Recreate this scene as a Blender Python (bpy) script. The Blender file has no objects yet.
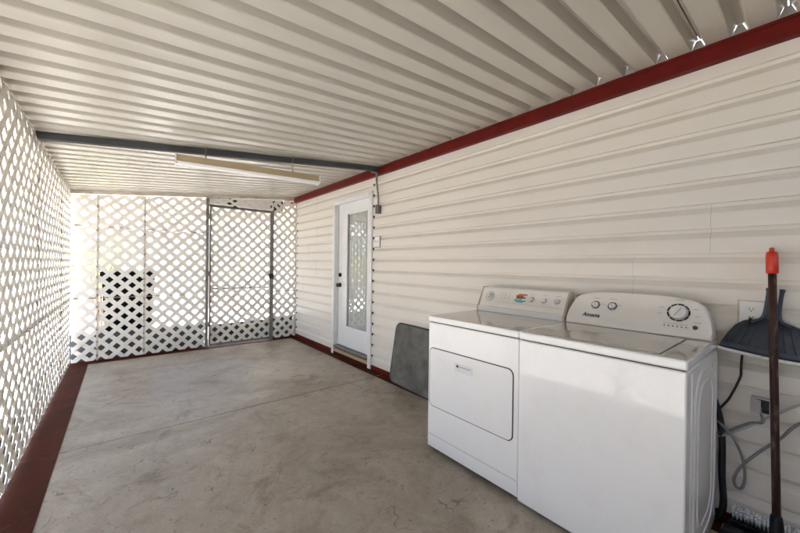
import bpy, bmesh, math, random
from mathutils import Vector, Matrix
random.seed(7)
R = math.radians
sc = bpy.context.scene
col = sc.collection

# ------------------------------------------------------------------ materials
def _nt(name):
    m = bpy.data.materials.new(name); m.use_nodes = True
    nt = m.node_tree
    return m, nt, nt.nodes['Principled BSDF']

def N(nt, t, **k):
    n = nt.nodes.new(t)
    for a, v in k.items(): setattr(n, a, v)
    return n

def noise(nt, scale, detail=4, rough=.55, stretch=None, dist=0.0):
    tc = N(nt, 'ShaderNodeTexCoord'); mp = N(nt, 'ShaderNodeMapping')
    if stretch: mp.inputs['Scale'].default_value = stretch
    nt.links.new(tc.outputs['Object'], mp.inputs['Vector'])
    n = N(nt, 'ShaderNodeTexNoise'); n.inputs['Scale'].default_value = scale
    n.inputs['Detail'].default_value = detail; n.inputs['Roughness'].default_value = rough
    n.inputs['Distortion'].default_value = dist
    nt.links.new(mp.outputs[0], n.inputs['Vector'])
    return n.outputs['Fac']

def ramp(nt, fac, stops):
    r = N(nt, 'ShaderNodeValToRGB'); e = r.color_ramp.elements
    e[0].position, e[0].color = stops[0][0], (*stops[0][1], 1)
    e[1].position, e[1].color = stops[1][0], (*stops[1][1], 1)
    for p, c in stops[2:]:
        x = e.new(p); x.color = (*c, 1)
    nt.links.new(fac, r.inputs[0])
    return r.outputs[0]

def mixc(nt, fac, a, b, mode='MIX'):
    m = N(nt, 'ShaderNodeMix', data_type='RGBA', blend_type=mode)
    if isinstance(fac, float): m.inputs[0].default_value = fac
    else: nt.links.new(fac, m.inputs[0])
    for s, v in ((6, a), (7, b)):
        if isinstance(v, tuple): m.inputs[s].default_value = (*v, 1)
        else: nt.links.new(v, m.inputs[s])
    return m.outputs[2]

def bump(nt, b, fac, strength=.2, dist=.01):
    n = N(nt, 'ShaderNodeBump'); n.inputs['Strength'].default_value = strength
    n.inputs['Distance'].default_value = dist
    nt.links.new(fac, n.inputs['Height']); nt.links.new(n.outputs[0], b.inputs['Normal'])

def g1(v): return (v, v, v)

def mat(name, c, rough=.5, metal=0., var=.12, scale=6., dirt=None, dscale=3., damt=.5, bmp=0., bscale=60., stretch=None, coat=0., rvar=0.):
    m, nt, b = _nt(name)
    b.inputs['Roughness'].default_value = rough; b.inputs['Metallic'].default_value = metal
    if coat: b.inputs['Coat Weight'].default_value = coat; b.inputs['Coat Roughness'].default_value = .06
    f = noise(nt, scale, stretch=stretch)
    lo = tuple(x*(1-var) for x in c); hi = tuple(min(1, x*(1+var*.6)) for x in c)
    out = ramp(nt, f, [(.3, lo), (.7, hi)])
    if dirt:
        d = noise(nt, dscale, 8, .7, stretch=stretch, dist=.4)
        mask = ramp(nt, d, [(.50, g1(0)), (.72, g1(damt))])
        out = mixc(nt, mask, out, dirt)
    nt.links.new(out, b.inputs['Base Color'])
    if rvar:
        rr = ramp(nt, noise(nt, 9, 6), [(.3, g1(max(0, rough-rvar))), (.7, g1(rough+rvar))])
        nt.links.new(rr, b.inputs['Roughness'])
    if bmp: bump(nt, b, noise(nt, bscale, 4), bmp, .004)
    return m

M = {}
M['siding'] = mat('siding paint', (.765, .72, .645), .42, var=.03, scale=1.5, stretch=(1, .5, 1))
M['ledge'] = mat('siding ledge shade', (.725, .675, .60), .6, var=.05, scale=3)  # siding colour darkened in the coves to deepen the lap shade
M['gap'] = mat('dark gap', (.03, .027, .024), .9)
M['red'] = mat('red beam paint', (.13, .011, .008), .5, var=.2, scale=9, dirt=(.10, .02, .015), damt=.5)
M['roof'] = mat('roof pan enamel', (.565, .54, .475), .27, var=.08, scale=1.2, stretch=(.3, 4.0, 1), dirt=(.42, .38, .31), dscale=1.6, damt=.22)
M['roofdark'] = mat('roof seam', (.05, .045, .04), .8)
M['alu'] = mat('closure metal', (.50, .47, .43), .4, .2, var=.1)
M['lattice'] = mat('lattice white plastic', (.88, .86, .815), .5, var=.06, scale=4, dirt=(.50, .42, .33), dscale=5, damt=.4)
def thin_glow(m, w_, c):
    nt = m.node_tree; b = nt.nodes['Principled BSDF']; o_ = nt.nodes['Material Output']
    t_ = N(nt, 'ShaderNodeBsdfTranslucent'); t_.inputs[0].default_value = (*c, 1)
    x = N(nt, 'ShaderNodeMixShader'); x.inputs[0].default_value = w_
    nt.links.new(b.outputs[0], x.inputs[1]); nt.links.new(t_.outputs[0], x.inputs[2]); nt.links.new(x.outputs[0], o_.inputs[0])
thin_glow(M['lattice'], .13, (.86, .82, .75))
M['batten'] = mat('lattice batten', (.62, .58, .52), .6, var=.12, scale=5, dirt=(.25, .20, .15), dscale=16, damt=.8)
M['seamdirt'] = mat('rusty seam', (.30, .20, .13), .8, var=.3, scale=20)
M['post'] = mat('post paint', (.60, .54, .46), .6, var=.15, scale=5, dirt=(.25, .18, .12), dscale=6, damt=.7)
M['galv'] = mat('galvanised tube', (.22, .21, .195), .55, .2, var=.2, scale=14, dirt=(.16, .13, .10), dscale=12, damt=.7)
M['strut'] = mat('grey steel strut', (.075, .08, .085), .5, .3, var=.2, scale=6)
M['white'] = mat('white door paint', (.80, .80, .80), .35, var=.03, scale=3)
M['trimw'] = mat('white trim paint', (.79, .78, .77), .45, var=.05, scale=6, dirt=(.5, .46, .4), dscale=8, damt=.3)
M['enamel'] = mat('appliance enamel', (.86, .85, .83), .13, var=.015, scale=2, dirt=(.66, .60, .52), dscale=6, damt=.16, coat=.25)
M['enamel_top'] = mat('appliance top enamel', (.46, .415, .36), .09, var=.05, scale=3, dirt=(.42, .35, .27), dscale=2.5, damt=.5, coat=.6)  # white enamel darkened on tops, standing in for weaker light there
M['console'] = mat('console plastic cream', (.84, .80, .73), .38, var=.03, scale=3)
M['console_lip'] = mat('console white lip', (.80, .80, .79), .35, var=.03)
M['console_end'] = mat('console end cap', (.50, .43, .34), .45, var=.06)
M['knobgrey'] = mat('knob light grey', (.70, .68, .64), .3, var=.05)
M['knobwhite'] = mat('knob white', (.80, .79, .77), .3, var=.03)
M['black'] = mat('black plastic', (.014, .014, .016), .4, var=.2)
M['blackink'] = mat('black print', (.012, .012, .014), .5)
M['greyink'] = mat('grey print', (.42, .40, .38), .5)
M['brownknob'] = mat('brown button', (.07, .05, .045), .4)
M['inkred'] = mat('red print', (.5, .05, .03), .5); M['inkgold'] = mat('gold print', (.5, .30, .05), .5)
M['inkcyan'] = mat('cyan print', (.08, .42, .50), .5); M['inkgreen'] = mat('olive print', (.07, .10, .03), .5)
M['labelplate'] = mat('door label', (.70, .71, .72), .35)
M['tanhousing'] = mat('fixture tan side', (.42, .33, .21), .5, var=.12, scale=5)
M['diffuser'] = mat('fixture white reflector', (.82, .82, .82), .4, var=.03)
M['tubeglass'] = mat('fluorescent tube', (.85, .85, .84), .2)
M['chain'] = mat('chain', (.30, .24, .16), .4, .6)
M['brass'] = mat('aged bronze', (.05, .043, .035), .35, .8)
M['woodlight'] = mat('bare pine', (.52, .36, .20), .7, var=.25, scale=3, stretch=(1, .2, 8))
M['threshold'] = mat('threshold metal', (.22, .20, .18), .45, .6, var=.2)
M['sheet'] = mat('mottled grey metal', (.16, .155, .135), .6, .0, var=.35, scale=5, dirt=(.075, .072, .062), dscale=7, damt=.9)
M['rim'] = mat('black rim', (.02, .02, .02), .5)
M['redpole'] = mat('red plastic grip', (.62, .035, .012), .35)
M['pole'] = mat('worn dark pole', (.045, .018, .012), .38, var=.4, scale=10, dirt=(.22, .17, .14), dscale=22, damt=.7, stretch=(3, 3, .6))
M['pan'] = mat('dustpan dark plastic', (.062, .070, .088), .42, var=.3, scale=9, dirt=(.14, .14, .145), dscale=10, damt=.6)
M['panlip'] = mat('worn dustpan lip', (.80, .78, .75), .6, var=.2, scale=30, dirt=(.12, .12, .12), dscale=30, damt=.8)
M['bristle'] = mat('grey bristles', (.74, .75, .78), .6, var=.2, scale=30)
M['cordgrey'] = mat('grey cord', (.22, .22, .225), .5); M['cordlight'] = mat('pale grey cord', (.45, .44, .43), .5)
M['cordblack'] = mat('black cord', (.015, .015, .016), .45)
M['ivory'] = mat('outlet white', (.80, .79, .76), .35, var=.03)
M['steelbox'] = mat('steel box', (.50, .49, .47), .4, .6, var=.15)
M['jbox'] = mat('grey junction box', (.14, .145, .15), .45, .5, var=.15)
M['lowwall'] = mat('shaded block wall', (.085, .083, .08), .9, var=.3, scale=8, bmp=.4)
M['rearblock'] = mat('tan light block panel', (.40, .38, .35), .7, var=.1)
M['bin'] = mat('black bin plastic', (.003, .003, .003), .8, var=.2)
M['bin'].node_tree.nodes['Principled BSDF'].inputs['Specular IOR Level'].default_value = .05
M['groundshade'] = mat('dark ground shade', (.010, .008, .006), .95, var=.4, scale=14, bmp=.5)  # near-black colour painted in for shaded ground
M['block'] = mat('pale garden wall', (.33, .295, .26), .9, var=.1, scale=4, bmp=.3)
M['stucco'] = mat('white neighbour siding', (.42, .42, .425), .8, var=.05, scale=2)
M['shingle'] = mat('grey shingles', (.30, .28, .27), .9, var=.2, scale=12)
M['winframe'] = mat('window frame', (.55, .55, .55), .5)
M['bark'] = mat('bark', (.14, .10, .07), .9, var=.3, scale=12)
M['leafy'] = mat('yellow green leaves', (.30, .34, .05), .6, var=.35, scale=10)
M['leafd'] = mat('green leaves', (.09, .15, .04), .6, var=.35, scale=10)

def m_glass(name):
    m, nt, b = _nt(name)
    nt.nodes.remove(b)
    out = nt.nodes['Material Output']
    tr = N(nt, 'ShaderNodeBsdfTransparent'); tr.inputs[0].default_value = (.86, .88, .87, 1)
    gl = N(nt, 'ShaderNodeBsdfGlossy'); gl.inputs['Roughness'].default_value = .02
    lw_ = N(nt, 'ShaderNodeLayerWeight'); lw_.inputs['Blend'].default_value = .5
    pw = N(nt, 'ShaderNodeMath', operation='POWER'); pw.inputs[1].default_value = 4.
    nt.links.new(lw_.outputs['Facing'], pw.inputs[0])
    fr = N(nt, 'ShaderNodeMath', operation='MULTIPLY_ADD'); fr.inputs[1].default_value = .85; fr.inputs[2].default_value = .14
    nt.links.new(pw.outputs[0], fr.inputs[0])
    mx = N(nt, 'ShaderNodeMixShader')
    nt.links.new(fr.outputs[0], mx.inputs[0]); nt.links.new(tr.outputs[0], mx.inputs[1]); nt.links.new(gl.outputs[0], mx.inputs[2])
    nt.links.new(mx.outputs[0], out.inputs[0])
    return m
M['glass'] = m_glass('door glass')

def m_curtain():
    m, nt, b = _nt('lace curtain')
    b.inputs['Roughness'].default_value = .9
    tc = N(nt, 'ShaderNodeTexCoord')
    w = N(nt, 'ShaderNodeTexWave'); w.bands_direction = 'Y'; w.inputs['Scale'].default_value = 6; w.inputs['Distortion'].default_value = 2.5
    w.inputs['Detail'].default_value = 3
    nt.links.new(tc.outputs['Object'], w.inputs['Vector'])
    f2 = noise(nt, 25, 6)
    a = ramp(nt, w.outputs['Fac'], [(.2, (.80, .79, .76)), (.8, (.88, .87, .85))])
    bb = ramp(nt, f2, [(.35, (.90, .90, .90)), (.65, (1, 1, 1))])
    nt.links.new(mixc(nt, 1., a, bb, 'MULTIPLY'), b.inputs['Base Color'])
    return m
M['curtain'] = m_curtain()

def m_concrete():
    m, nt, b = _nt('patio concrete')
    big = noise(nt, .8, 10, .68, dist=.9)
    med = noise(nt, 5.5, 12, .78, dist=1.2)
    fine = noise(nt, 90, 6, .7)
    c = ramp(nt, big, [(.30, (.25, .205, .155)), (.70, (.485, .43, .355))])
    c2 = ramp(nt, med, [(.32, (.70, .67, .63)), (.47, (.94, .93, .92)), (.68, (1.08, 1.08, 1.07))])
    c = mixc(nt, 1., c, c2, 'MULTIPLY')
    c3 = ramp(nt, fine, [(.3, (.82, .82, .82)), (.7, (1.08, 1.08, 1.08))])
    c = mixc(nt, 1., c, c3, 'MULTIPLY')
    # brown stains
    st = noise(nt, 1.7, 9, .72, dist=1.5)
    c = mixc(nt, ramp(nt, st, [(.55, g1(0)), (.66, g1(.6))]), c, (.15, .11, .08))
    # scuffs and thin dark scratches
    tc = N(nt, 'ShaderNodeTexCoord')
    mp = N(nt, 'ShaderNodeMapping'); nt.links.new(tc.outputs['Object'], mp.inputs[0])
    nz = N(nt, 'ShaderNodeTexNoise'); nz.inputs['Scale'].default_value = 3.2; nz.inputs['Detail'].default_value = 3
    nt.links.new(mp.outputs[0], nz.inputs['Vector'])
    ad = N(nt, 'ShaderNodeMix', data_type='RGBA', blend_type='ADD'); ad.inputs[0].default_value = .5
    nt.links.new(mp.outputs[0], ad.inputs[6]); nt.links.new(nz.outputs['Color'], ad.inputs[7])
    vo = N(nt, 'ShaderNodeTexVoronoi', feature='DISTANCE_TO_EDGE'); vo.inputs['Scale'].default_value = 3.4
    nt.links.new(ad.outputs[2], vo.inputs['Vector'])
    line = ramp(nt, vo.outputs['Distance'], [(.0, g1(1)), (.016, g1(0))])
    gate = ramp(nt, noise(nt, 5.3, 3, .5), [(.53, g1(0)), (.63, g1(.8))])
    ml = mixc(nt, 1., line, gate, 'MULTIPLY')
    c = mixc(nt, ml, c, (.10, .08, .065))
    # small specks
    sp = ramp(nt, noise(nt, 38, 2, .5), [(.66, g1(0)), (.72, g1(.7))])
    c = mixc(nt, sp, c, (.11, .09, .075))
    nt.links.new(c, b.inputs['Base Color'])
    rr = ramp(nt, big, [(.3, g1(.50)), (.7, g1(.36))])
    nt.links.new(rr, b.inputs['Roughness'])
    bump(nt, b, fine, .25, .002)
    return m
M['concrete'] = m_concrete()

def m_redpaint():
    m, nt, b = _nt('red floor paint')
    f = noise(nt, 3, 7, .7, dist=.5)
    c = ramp(nt, f, [(.3, (.045, .0125, .006)), (.7, (.085, .022, .010))])
    wear = ramp(nt, noise(nt, 7, 9, .75, dist=.8), [(.60, g1(0)), (.72, g1(.6))])
    c = mixc(nt, wear, c, (.20, .12, .09))
    nt.links.new(c, b.inputs['Base Color']); b.inputs['Roughness'].default_value = .6; b.inputs['Specular IOR Level'].default_value = .3
    return m
M['redpaint'] = m_redpaint()

def m_ground():
    m, nt, b = _nt('pale gravel')
    f = noise(nt, 2, 6, .7); f2 = noise(nt, 60, 3)
    c = ramp(nt, f, [(.3, (.60, .56, .51)), (.7, (.71, .68, .64))])
    c = mixc(nt, 1., c, ramp(nt, f2, [(.3, (.8, .8, .8)), (.7, (1.1, 1.1, 1.1))]), 'MULTIPLY')
    nt.links.new(c, b.inputs['Base Color']); b.inputs['Roughness'].default_value = .95
    return m
M['ground'] = m_ground()

M['red'].node_tree.nodes['Principled BSDF'].inputs['Specular IOR Level'].default_value = 0.15
M['redpaint'].node_tree.nodes['Principled BSDF'].inputs['Specular IOR Level'].default_value = .04
M['strut'].node_tree.nodes['Principled BSDF'].inputs['Specular IOR Level'].default_value = 0.2
M['pole'].node_tree.nodes['Principled BSDF'].inputs['Specular IOR Level'].default_value = 0.25
M['pan'].node_tree.nodes['Principled BSDF'].inputs['Specular IOR Level'].default_value = 0.25
M['sheet'].node_tree.nodes['Principled BSDF'].inputs['Specular IOR Level'].default_value = 0.2
M['concrete'].node_tree.nodes['Principled BSDF'].inputs['Specular IOR Level'].default_value = 0.25
M['black'].node_tree.nodes['Principled BSDF'].inputs['Specular IOR Level'].default_value = 0.3
M['groundshade'].node_tree.nodes['Principled BSDF'].inputs['Specular IOR Level'].default_value = 0.05
M['lowwall'].node_tree.nodes['Principled BSDF'].inputs['Specular IOR Level'].default_value = 0.1
# ------------------------------------------------------------------ mesh helpers
class MB:
    def __init__(s): s.bm = bmesh.new(); s.mats = []
    def mi(s, m):
        if m not in s.mats: s.mats.append(m)
        return s.mats.index(m)
    def box(s, x0, x1, y0, y1, z0, z1, m='white', bev=0., seg=2, xf=None):
        r = bmesh.ops.create_cube(s.bm, size=1); vs = r['verts']
        sx, sy, sz = x1-x0, y1-y0, z1-z0
        for v in vs:
            v.co = Vector((x0+(v.co.x+.5)*sx, y0+(v.co.y+.5)*sy, z0+(v.co.z+.5)*sz))
        fs = list({f for v in vs for f in v.link_faces})
        k = s.mi(m)
        for f in fs: f.material_index = k
        if bev:
            es = list({e for v in vs for e in v.link_edges})
            rb = bmesh.ops.bevel(s.bm, geom=es, offset=bev, segments=seg, profile=.5, affect='EDGES')
            for f in rb['faces']: f.material_index = k; f.smooth = True
            vs = list({v for f in rb['faces'] for v in f.verts} | {v for v in vs if v.is_valid})
        if xf is not None:
            for v in vs: v.co = xf @ v.co
        return s
    def prism(s, pts, vec, m, smooth=False, bev=0.):
        # pts: closed 3d polygon, extruded by vec
        k = s.mi(m); vec = Vector(vec)
        a = [s.bm.verts.new(p) for p in pts]; b = [s.bm.verts.new(Vector(p)+vec) for p in pts]
        n = len(pts); fs = []
        fs.append(s.bm.faces.new(a[::-1])); fs.append(s.bm.faces.new(b))
        for i in range(n):
            f = s.bm.faces.new((a[i], a[(i+1) % n], b[(i+1) % n], b[i])); f.smooth = smooth; fs.append(f)
        for f in fs: f.material_index = k
        if bev:
            es = list({e for f in fs[:2] for e in f.edges})
            rb = bmesh.ops.bevel(s.bm, geom=es, offset=bev, segments=2, profile=.5, affect='EDGES')
            for f in rb['faces']: f.material_index = k; f.smooth = True
        return s
    def strip(s, pts, vec, m, smooth=False):
        k = s.mi(m); vec = Vector(vec)
        a = [s.bm.verts.new(p) for p in pts]; b = [s.bm.verts.new(Vector(p)+vec) for p in pts]
        for i in range(len(pts)-1):
            f = s.bm.faces.new((a[i], a[i+1], b[i+1], b[i])); f.material_index = k; f.smooth = smooth
        return s
    def quad(s, pts, m):
        f = s.bm.faces.new([s.bm.verts.new(p) for p in pts]); f.material_index = s.mi(m); return s
    def tube(s, pts, r, m, n=10, closed=False, cap=True):
        k = s.mi(m); pts = [Vector(p) for p in pts]; L = len(pts)
        rad = r if isinstance(r, (list, tuple)) else [r]*L
        rings = []; prev = None
        for i, p in enumerate(pts):
            if closed: t = pts[(i+1) % L]-pts[i-1]
            else: t = pts[min(i+1, L-1)]-pts[max(i-1, 0)]
            t.normalize()
            if prev is None:
                u = t.orthogonal().normalized()
            else:
                u = prev - t*prev.dot(t)
                u = u.normalized() if u.length > 1e-6 else t.orthogonal().normalized()
            prev = u; w = t.cross(u)
            rings.append([s.bm.verts.new(p+(u*math.cos(2*math.pi*j/n)+w*math.sin(2*math.pi*j/n))*rad[i]) for j in range(n)])
        for i in range(L if closed else L-1):
            A = rings[i]; B = rings[(i+1) % L]
            for j in range(n):
                f = s.bm.faces.new((A[j], A[(j+1) % n], B[(j+1) % n], B[j])); f.smooth = True; f.material_index = k
        if cap and not closed:
            f = s.bm.faces.new(rings[0][::-1]); f.material_index = k
            f = s.bm.faces.new(rings[-1]); f.material_index = k
        return s
    def build(s, name, parent=None):
        bmesh.ops.recalc_face_normals(s.bm, faces=s.bm.faces)
        me = bpy.data.meshes.new(name); s.bm.to_mesh(me); s.bm.free()
        for m in s.mats: me.materials.append(M[m])
        o = bpy.data.objects.new(name, me); col.objects.link(o)
        if parent is not None:
            o.parent = parent
            o.matrix_parent_inverse = Matrix.Translation(-world_loc(parent))
        return o

def join_into(mb, o):
    # add the pieces in mb to o's mesh (surface print belongs to its part)
    b_ = bmesh.new(); b_.from_mesh(o.data); off = len(o.data.materials)
    for m in mb.mats: o.data.materials.append(M[m])
    mp = {v: b_.verts.new(v.co) for v in mb.bm.verts}
    for f_ in mb.bm.faces:
        g_ = b_.faces.new([mp[v] for v in f_.verts]); g_.material_index = f_.material_index+off; g_.smooth = f_.smooth
    b_.to_mesh(o.data); b_.free(); mb.bm.free()

def world_loc(o):
    v = Vector((0, 0, 0))
    if o.type == 'EMPTY': v = Vector(o.location)
    return v            # parts of parts: parents are meshes at the world origin

def top_shade(o):  # gives upward faces the darker enamel, shade put into the colour
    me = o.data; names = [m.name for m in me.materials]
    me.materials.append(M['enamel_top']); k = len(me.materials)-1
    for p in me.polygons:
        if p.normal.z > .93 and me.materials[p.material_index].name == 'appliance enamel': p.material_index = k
def thing(name, label, cat, loc, group=None):
    o = bpy.data.objects.new(name, None); col.objects.link(o)
    o.location = loc; o.empty_display_size = .1
    o['label'] = label; o['category'] = cat
    if group: o['group'] = group
    return o
def tag(o, label, cat, group=None):
    o['label'] = label; o['category'] = cat
    if group: o['group'] = group
    return o
def rstrip(mb, rows, xa, xb, m):
    # roof sheet between x = xa and x = xb; rows of (y, height above the roof line)
    k = mb.mi(m)
    a = [mb.bm.verts.new((xa, y, roofz(xa, y)+h)) for y, h in rows]; b = [mb.bm.verts.new((xb, y, roofz(xb, y)+h)) for y, h in rows]
    for i in range(len(rows)-1):
        f = mb.bm.faces.new((a[i], a[i+1], b[i+1], b[i])); f.material_index = k
def struct(o): o['kind'] = 'structure'; return o

def bez(pts, per=8):
    P = [Vector(p) for p in pts]; out = []
    for i in range(len(P)-1):
        p0 = P[max(i-1, 0)]; p1 = P[i]; p2 = P[i+1]; p3 = P[min(i+2, len(P)-1)]
        for k in range(per):
            t = k/per
            out.append(.5*((2*p1)+(-p0+p2)*t+(2*p0-5*p1+4*p2-p3)*t*t+(-p0+3*p1-3*p2+p3)*t*t*t))
    out.append(P[-1]); return out

WX = 2.339          # face of the house wall
LX = -.477          # left lattice plane
BY = 5.69           # back lattice plane
def roofz(x, y=BY):
    zl = 2.125+.0245*(BY-y)              # eave side rises a little toward the near end
    return 2.405-(2.30-x)*(2.405-zl)/2.777

# ------------------------------------------------------------------ the setting
g = MB(); g.quad([(-150, -150, -.13), (150, -150, -.13), (150, 150, -.13), (-150, 150, -.13)], 'ground')
struct(g.build('ground'))
f = MB()
f.box(LX-.018, WX+.1, -2.4, 3.1195, -.14, 0, 'concrete', .004, 1)
f.box(LX-.018, WX+.1, 3.1265, 5.80, -.14, 0, 'concrete', .004, 1)
f.box(LX-.01, WX+.05, 3.119, 3.127, -.13, -.006, 'gap')
struct(f.build('patio_floor'))
f = MB(); f.quad([(LX-.26, -3, -.122), (LX-.01, -3, -.122), (LX-.01, 7.2, -.122), (LX-.26, 7.2, -.122)], 'groundshade'); struct(f.build('ground_shade_strip'))  # dark sheet standing in for the roof's shadow outside the left lattice
b = MB()
for y0, y1 in ((-2.39, 3.1190), (3.1270, 5.79)):
    b.quad([(LX-.012, y0, .004), (LX+.165, y0, .004), (LX+.165, y1, .004), (LX-.012, y1, .004)], 'redpaint')
    b.quad([(WX-.118, y0, .004), (WX+.01, y0, .004), (WX+.01, y1, .004), (WX-.118, y1, .004)], 'redpaint')
b.quad([(LX+.165, BY-.09, .004), (WX-.118, BY-.09, .004), (WX-.118, 5.79, .004), (LX+.165, 5.79, .004)], 'redpaint')
struct(b.build('painted_floor_border'))

# ------------------------------------------------------------------ mobile home
home = thing('mobile_home', 'cream mobile home wall of horizontal lap siding along the right of the patio', 'house', (WX, 2, 0))
s = MB()
CO = .129; Z0 = .057
DY0, DY1, DZ = 3.38, 4.335, 2.155         # hole in the siding behind the casing
YA, YB_ = -2.6, 9.0
def course(z0, z1, ya, yb, dx, zmin=None):
    P = [(.0205, z0), (.0015, z0), (0, z0+.0015), (0, z0+.076), (.0012, z0+.080), (.015, z0+.104), (.019, z0+.110), (.0195, z0+CO+.004)]
    if zmin is not None:
        i = next(i for i in range(len(P)-1) if P[i+1][1] > zmin)
        a, b_ = P[i], P[i+1]; t_ = max(0, (zmin-a[1])/(b_[1]-a[1]+1e-9))
        P = [(a[0]+(b_[0]-a[0])*t_, max(zmin, a[1]))]+P[i+1:]
    for p, q in zip(P[:-1], P[1:]):
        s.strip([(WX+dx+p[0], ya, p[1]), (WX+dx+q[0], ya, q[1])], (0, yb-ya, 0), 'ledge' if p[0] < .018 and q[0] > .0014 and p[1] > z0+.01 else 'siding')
rnd = random.Random(3)
fixed = {(8, 9): [2.259], (10, 11): [.33]}
k = 0
for pair in range(0, 18, 2):
    zb = Z0+CO*pair
    seams = [rnd.uniform(-2.4, -1.2)]
    while seams[-1] < YB_: seams.append(seams[-1]+3.66)
    if pair == 10: seams = [-1.5, .33, 5.2]
    if pair == 8: seams = [-2.0, .67, 4.9]
    if pair == 14: seams = [-1.4, 2.26, 5.9]
    if pair == 6: seams = [-2.2, 2.9, 5.4]
    if pair in (0, 2, 4): seams = [-2.3+pair*.2, 4.6+pair*.2]
    if pair in (12, 16): seams = [-2.2, 1.2+pair*.01, 4.9]
    ys = [YA]+[q for q in seams if YA < q < YB_]+[YB_]
    for i in range(len(ys)-1):
        dx = -.0012*(i % 2)
        a, c = ys[i], ys[i+1]-.0009
        for cc in range(2):
            z0 = zb+CO*cc; z1 = z0+CO+.004
            segs = [(a, c)]
            if z0 < DZ:
                segs = []
                if a < DY0: segs.append((a, min(c, DY0)))
                if c > DY1: segs.append((max(a, DY1), c))
            for q in segs: course(z0, z1, q[0], q[1], dx)
            if z0 < DZ < z0+CO and a < DY1 and c > DY0: course(z0, z1, max(a, DY0), min(c, DY1), dx, DZ)
s.box(WX+.024, WX+.05, YA, DY0, .0, 2.45, 'gap'); s.box(WX+.024, WX+.05, DY1, YB_, .0, 2.45, 'gap')
s.box(WX+.024, WX+.05, DY0, DY1, DZ, 2.45, 'gap')
# ragged dark caulk gap beside the casing
for i in range(17):
    z = Z0+CO*i+.084
    s.box(WX-.002, WX+.018, 3.3585, 3.3645, z+.014, z+.036, 'gap')
    s.box(WX-.001, WX+.018, BY-.026, BY-.018, z+.012, z+.034, 'gap')
s.build('wall', home)
hb = MB()
hb.box(WX+.052, WX+3.8, YA+.01, YB_-.01, 2.2, 2.555, 'siding')
hb.box(WX+.052, WX+3.8, YA+.01, YA+.06, 0, 2.2, 'siding'); hb.box(WX+.052, WX+3.8, YB_-.06, YB_-.01, 0, 2.2, 'siding')
hb.box(WX+3.75, WX+3.8, YA+.07, YB_-.07, 0, 2.2, 'siding')
hb.build('outer_wall', home)
rf = MB(); rf.prism([(WX+.051, YA, 2.56), (WX+1.9, YA, 2.95), (WX+4.0, YA, 2.56)], (0, YB_-YA, 0), 'shingle'); rf.build('roof', home)
bb = MB(); bb.box(WX-.006, WX+.018, YA, 3.38, .0045, .058, 'red'); bb.box(WX-.006, WX+.018, 4.33, YB_, .0045, .058, 'red'); bb.build('base_board', home)
# corner trim where the back lattice meets the wall
# door casing
c = MB()
CW = .062
c.box(WX-.022, WX+.02, 3.365, 3.365+CW, .005, 2.16, 'trimw', .003)
c.box(WX-.022, WX+.02, 4.345-CW, 4.345, .005, 2.16, 'trimw', .003)
c.box(WX-.024, WX+.018, 3.367+CW, 4.343-CW, 2.16-CW, 2.158, 'trimw', .003)
c.box(WX+.021, WX+.12, 3.39, 3.432, .13, 2.14, 'trimw'); c.box(WX+.021, WX+.12, 4.276, 4.32, .13, 2.14, 'trimw')
c.box(WX+.021, WX+.12, 3.433, 4.275, 2.118, 2.15, 'trimw')
c.build('door_casing', home)
th = MB()
th.box(WX-.03, WX+.11, 3.433, 4.275, .105, .128, 'threshold', .003)
th.box(WX-.002, WX+.05, 3.433, 4.278, .085, .1045, 'gap')
th.box(WX-.012, WX+.05, 3.431, 4.279, .040, .0845, 'woodlight', .003)
th.box(WX-.020, WX+.05, 3.431, 4.279, .0045, .0395, 'redpaint', .002)
th.build('threshold', home)
# door slab with a window opening
DX = WX+.045
d = MB()
sy0, sy1, sz0, sz1 = 3.436, 4.270, .135, 2.114
gy0, gy1, gz0, gz1 = 3.515, 4.045, .405, 1.965
d.box(DX, DX+.044, sy0, gy0, sz0, sz1, 'white', .002); d.box(DX, DX+.044, gy1, sy1, sz0, sz1, 'white', .002)
d.box(DX+.0002, DX+.0438, gy0, gy1, sz0, gz0, 'white'); d.box(DX+.0002, DX+.0438, gy0, gy1, gz1, sz1, 'white')
door = d.build('door', home)
w = MB(); t = .018
w.box(DX-.012, DX+.01, gy0-.012, gy0+t, gz0-.012, gz1+.012, 'white', .004); w.box(DX-.012, DX+.01, gy1-t, gy1+.012, gz0-.012, gz1+.012, 'white', .004)
w.box(DX-.0115, DX+.0095, gy0+t, gy1-t, gz0-.012, gz0+t, 'white', .004); w.box(DX-.0115, DX+.0095, gy0+t, gy1-t, gz1-t, gz1+.012, 'white', .004)
w.build('window_frame', door)
w = MB(); w.quad([(DX+.013, gy0+.001, gz0+.001), (DX+.013, gy1-.001, gz0+.001), (DX+.013, gy1-.001, gz1-.001), (DX+.013, gy0+.001, gz1-.001)], 'glass'); w.build('glass_pane', door)
w = MB()
pts = []
for i in range(41):
    y = gy0+.004+(gy1-gy0-.008)*i/40
    pts.append((DX+.026+.004*math.sin(i*.95)+.002*math.sin(i*2.3), y, gz0+.002))
w.strip(pts, (0, 0, gz1-gz0-.004), 'curtain', True); w.build('curtain', door)
def knob(z, lever):
    kb = MB()
    y = 4.215
    kb.tube([(DX-.0005, y, z), (DX-.012, y, z)], .03, 'brass', 18)
    if lever:
        kb.tube([(DX-.012, y, z), (DX-.03, y, z)], .011, 'brass', 12)
        kb.tube([(DX-.03, y, z), (DX-.036, y, z), (DX-.05, y, z), (DX-.062, y, z), (DX-.066, y, z)], [.014, .025, .029, .023, .006], 'brass', 16)
    else:
        kb.tube([(DX-.012, y, z), (DX-.02, y, z)], .02, 'brass', 14); kb.box(DX-.034, DX-.02, y-.004, y+.004, z-.014, z+.014, 'brass', .002)
    return kb
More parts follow.
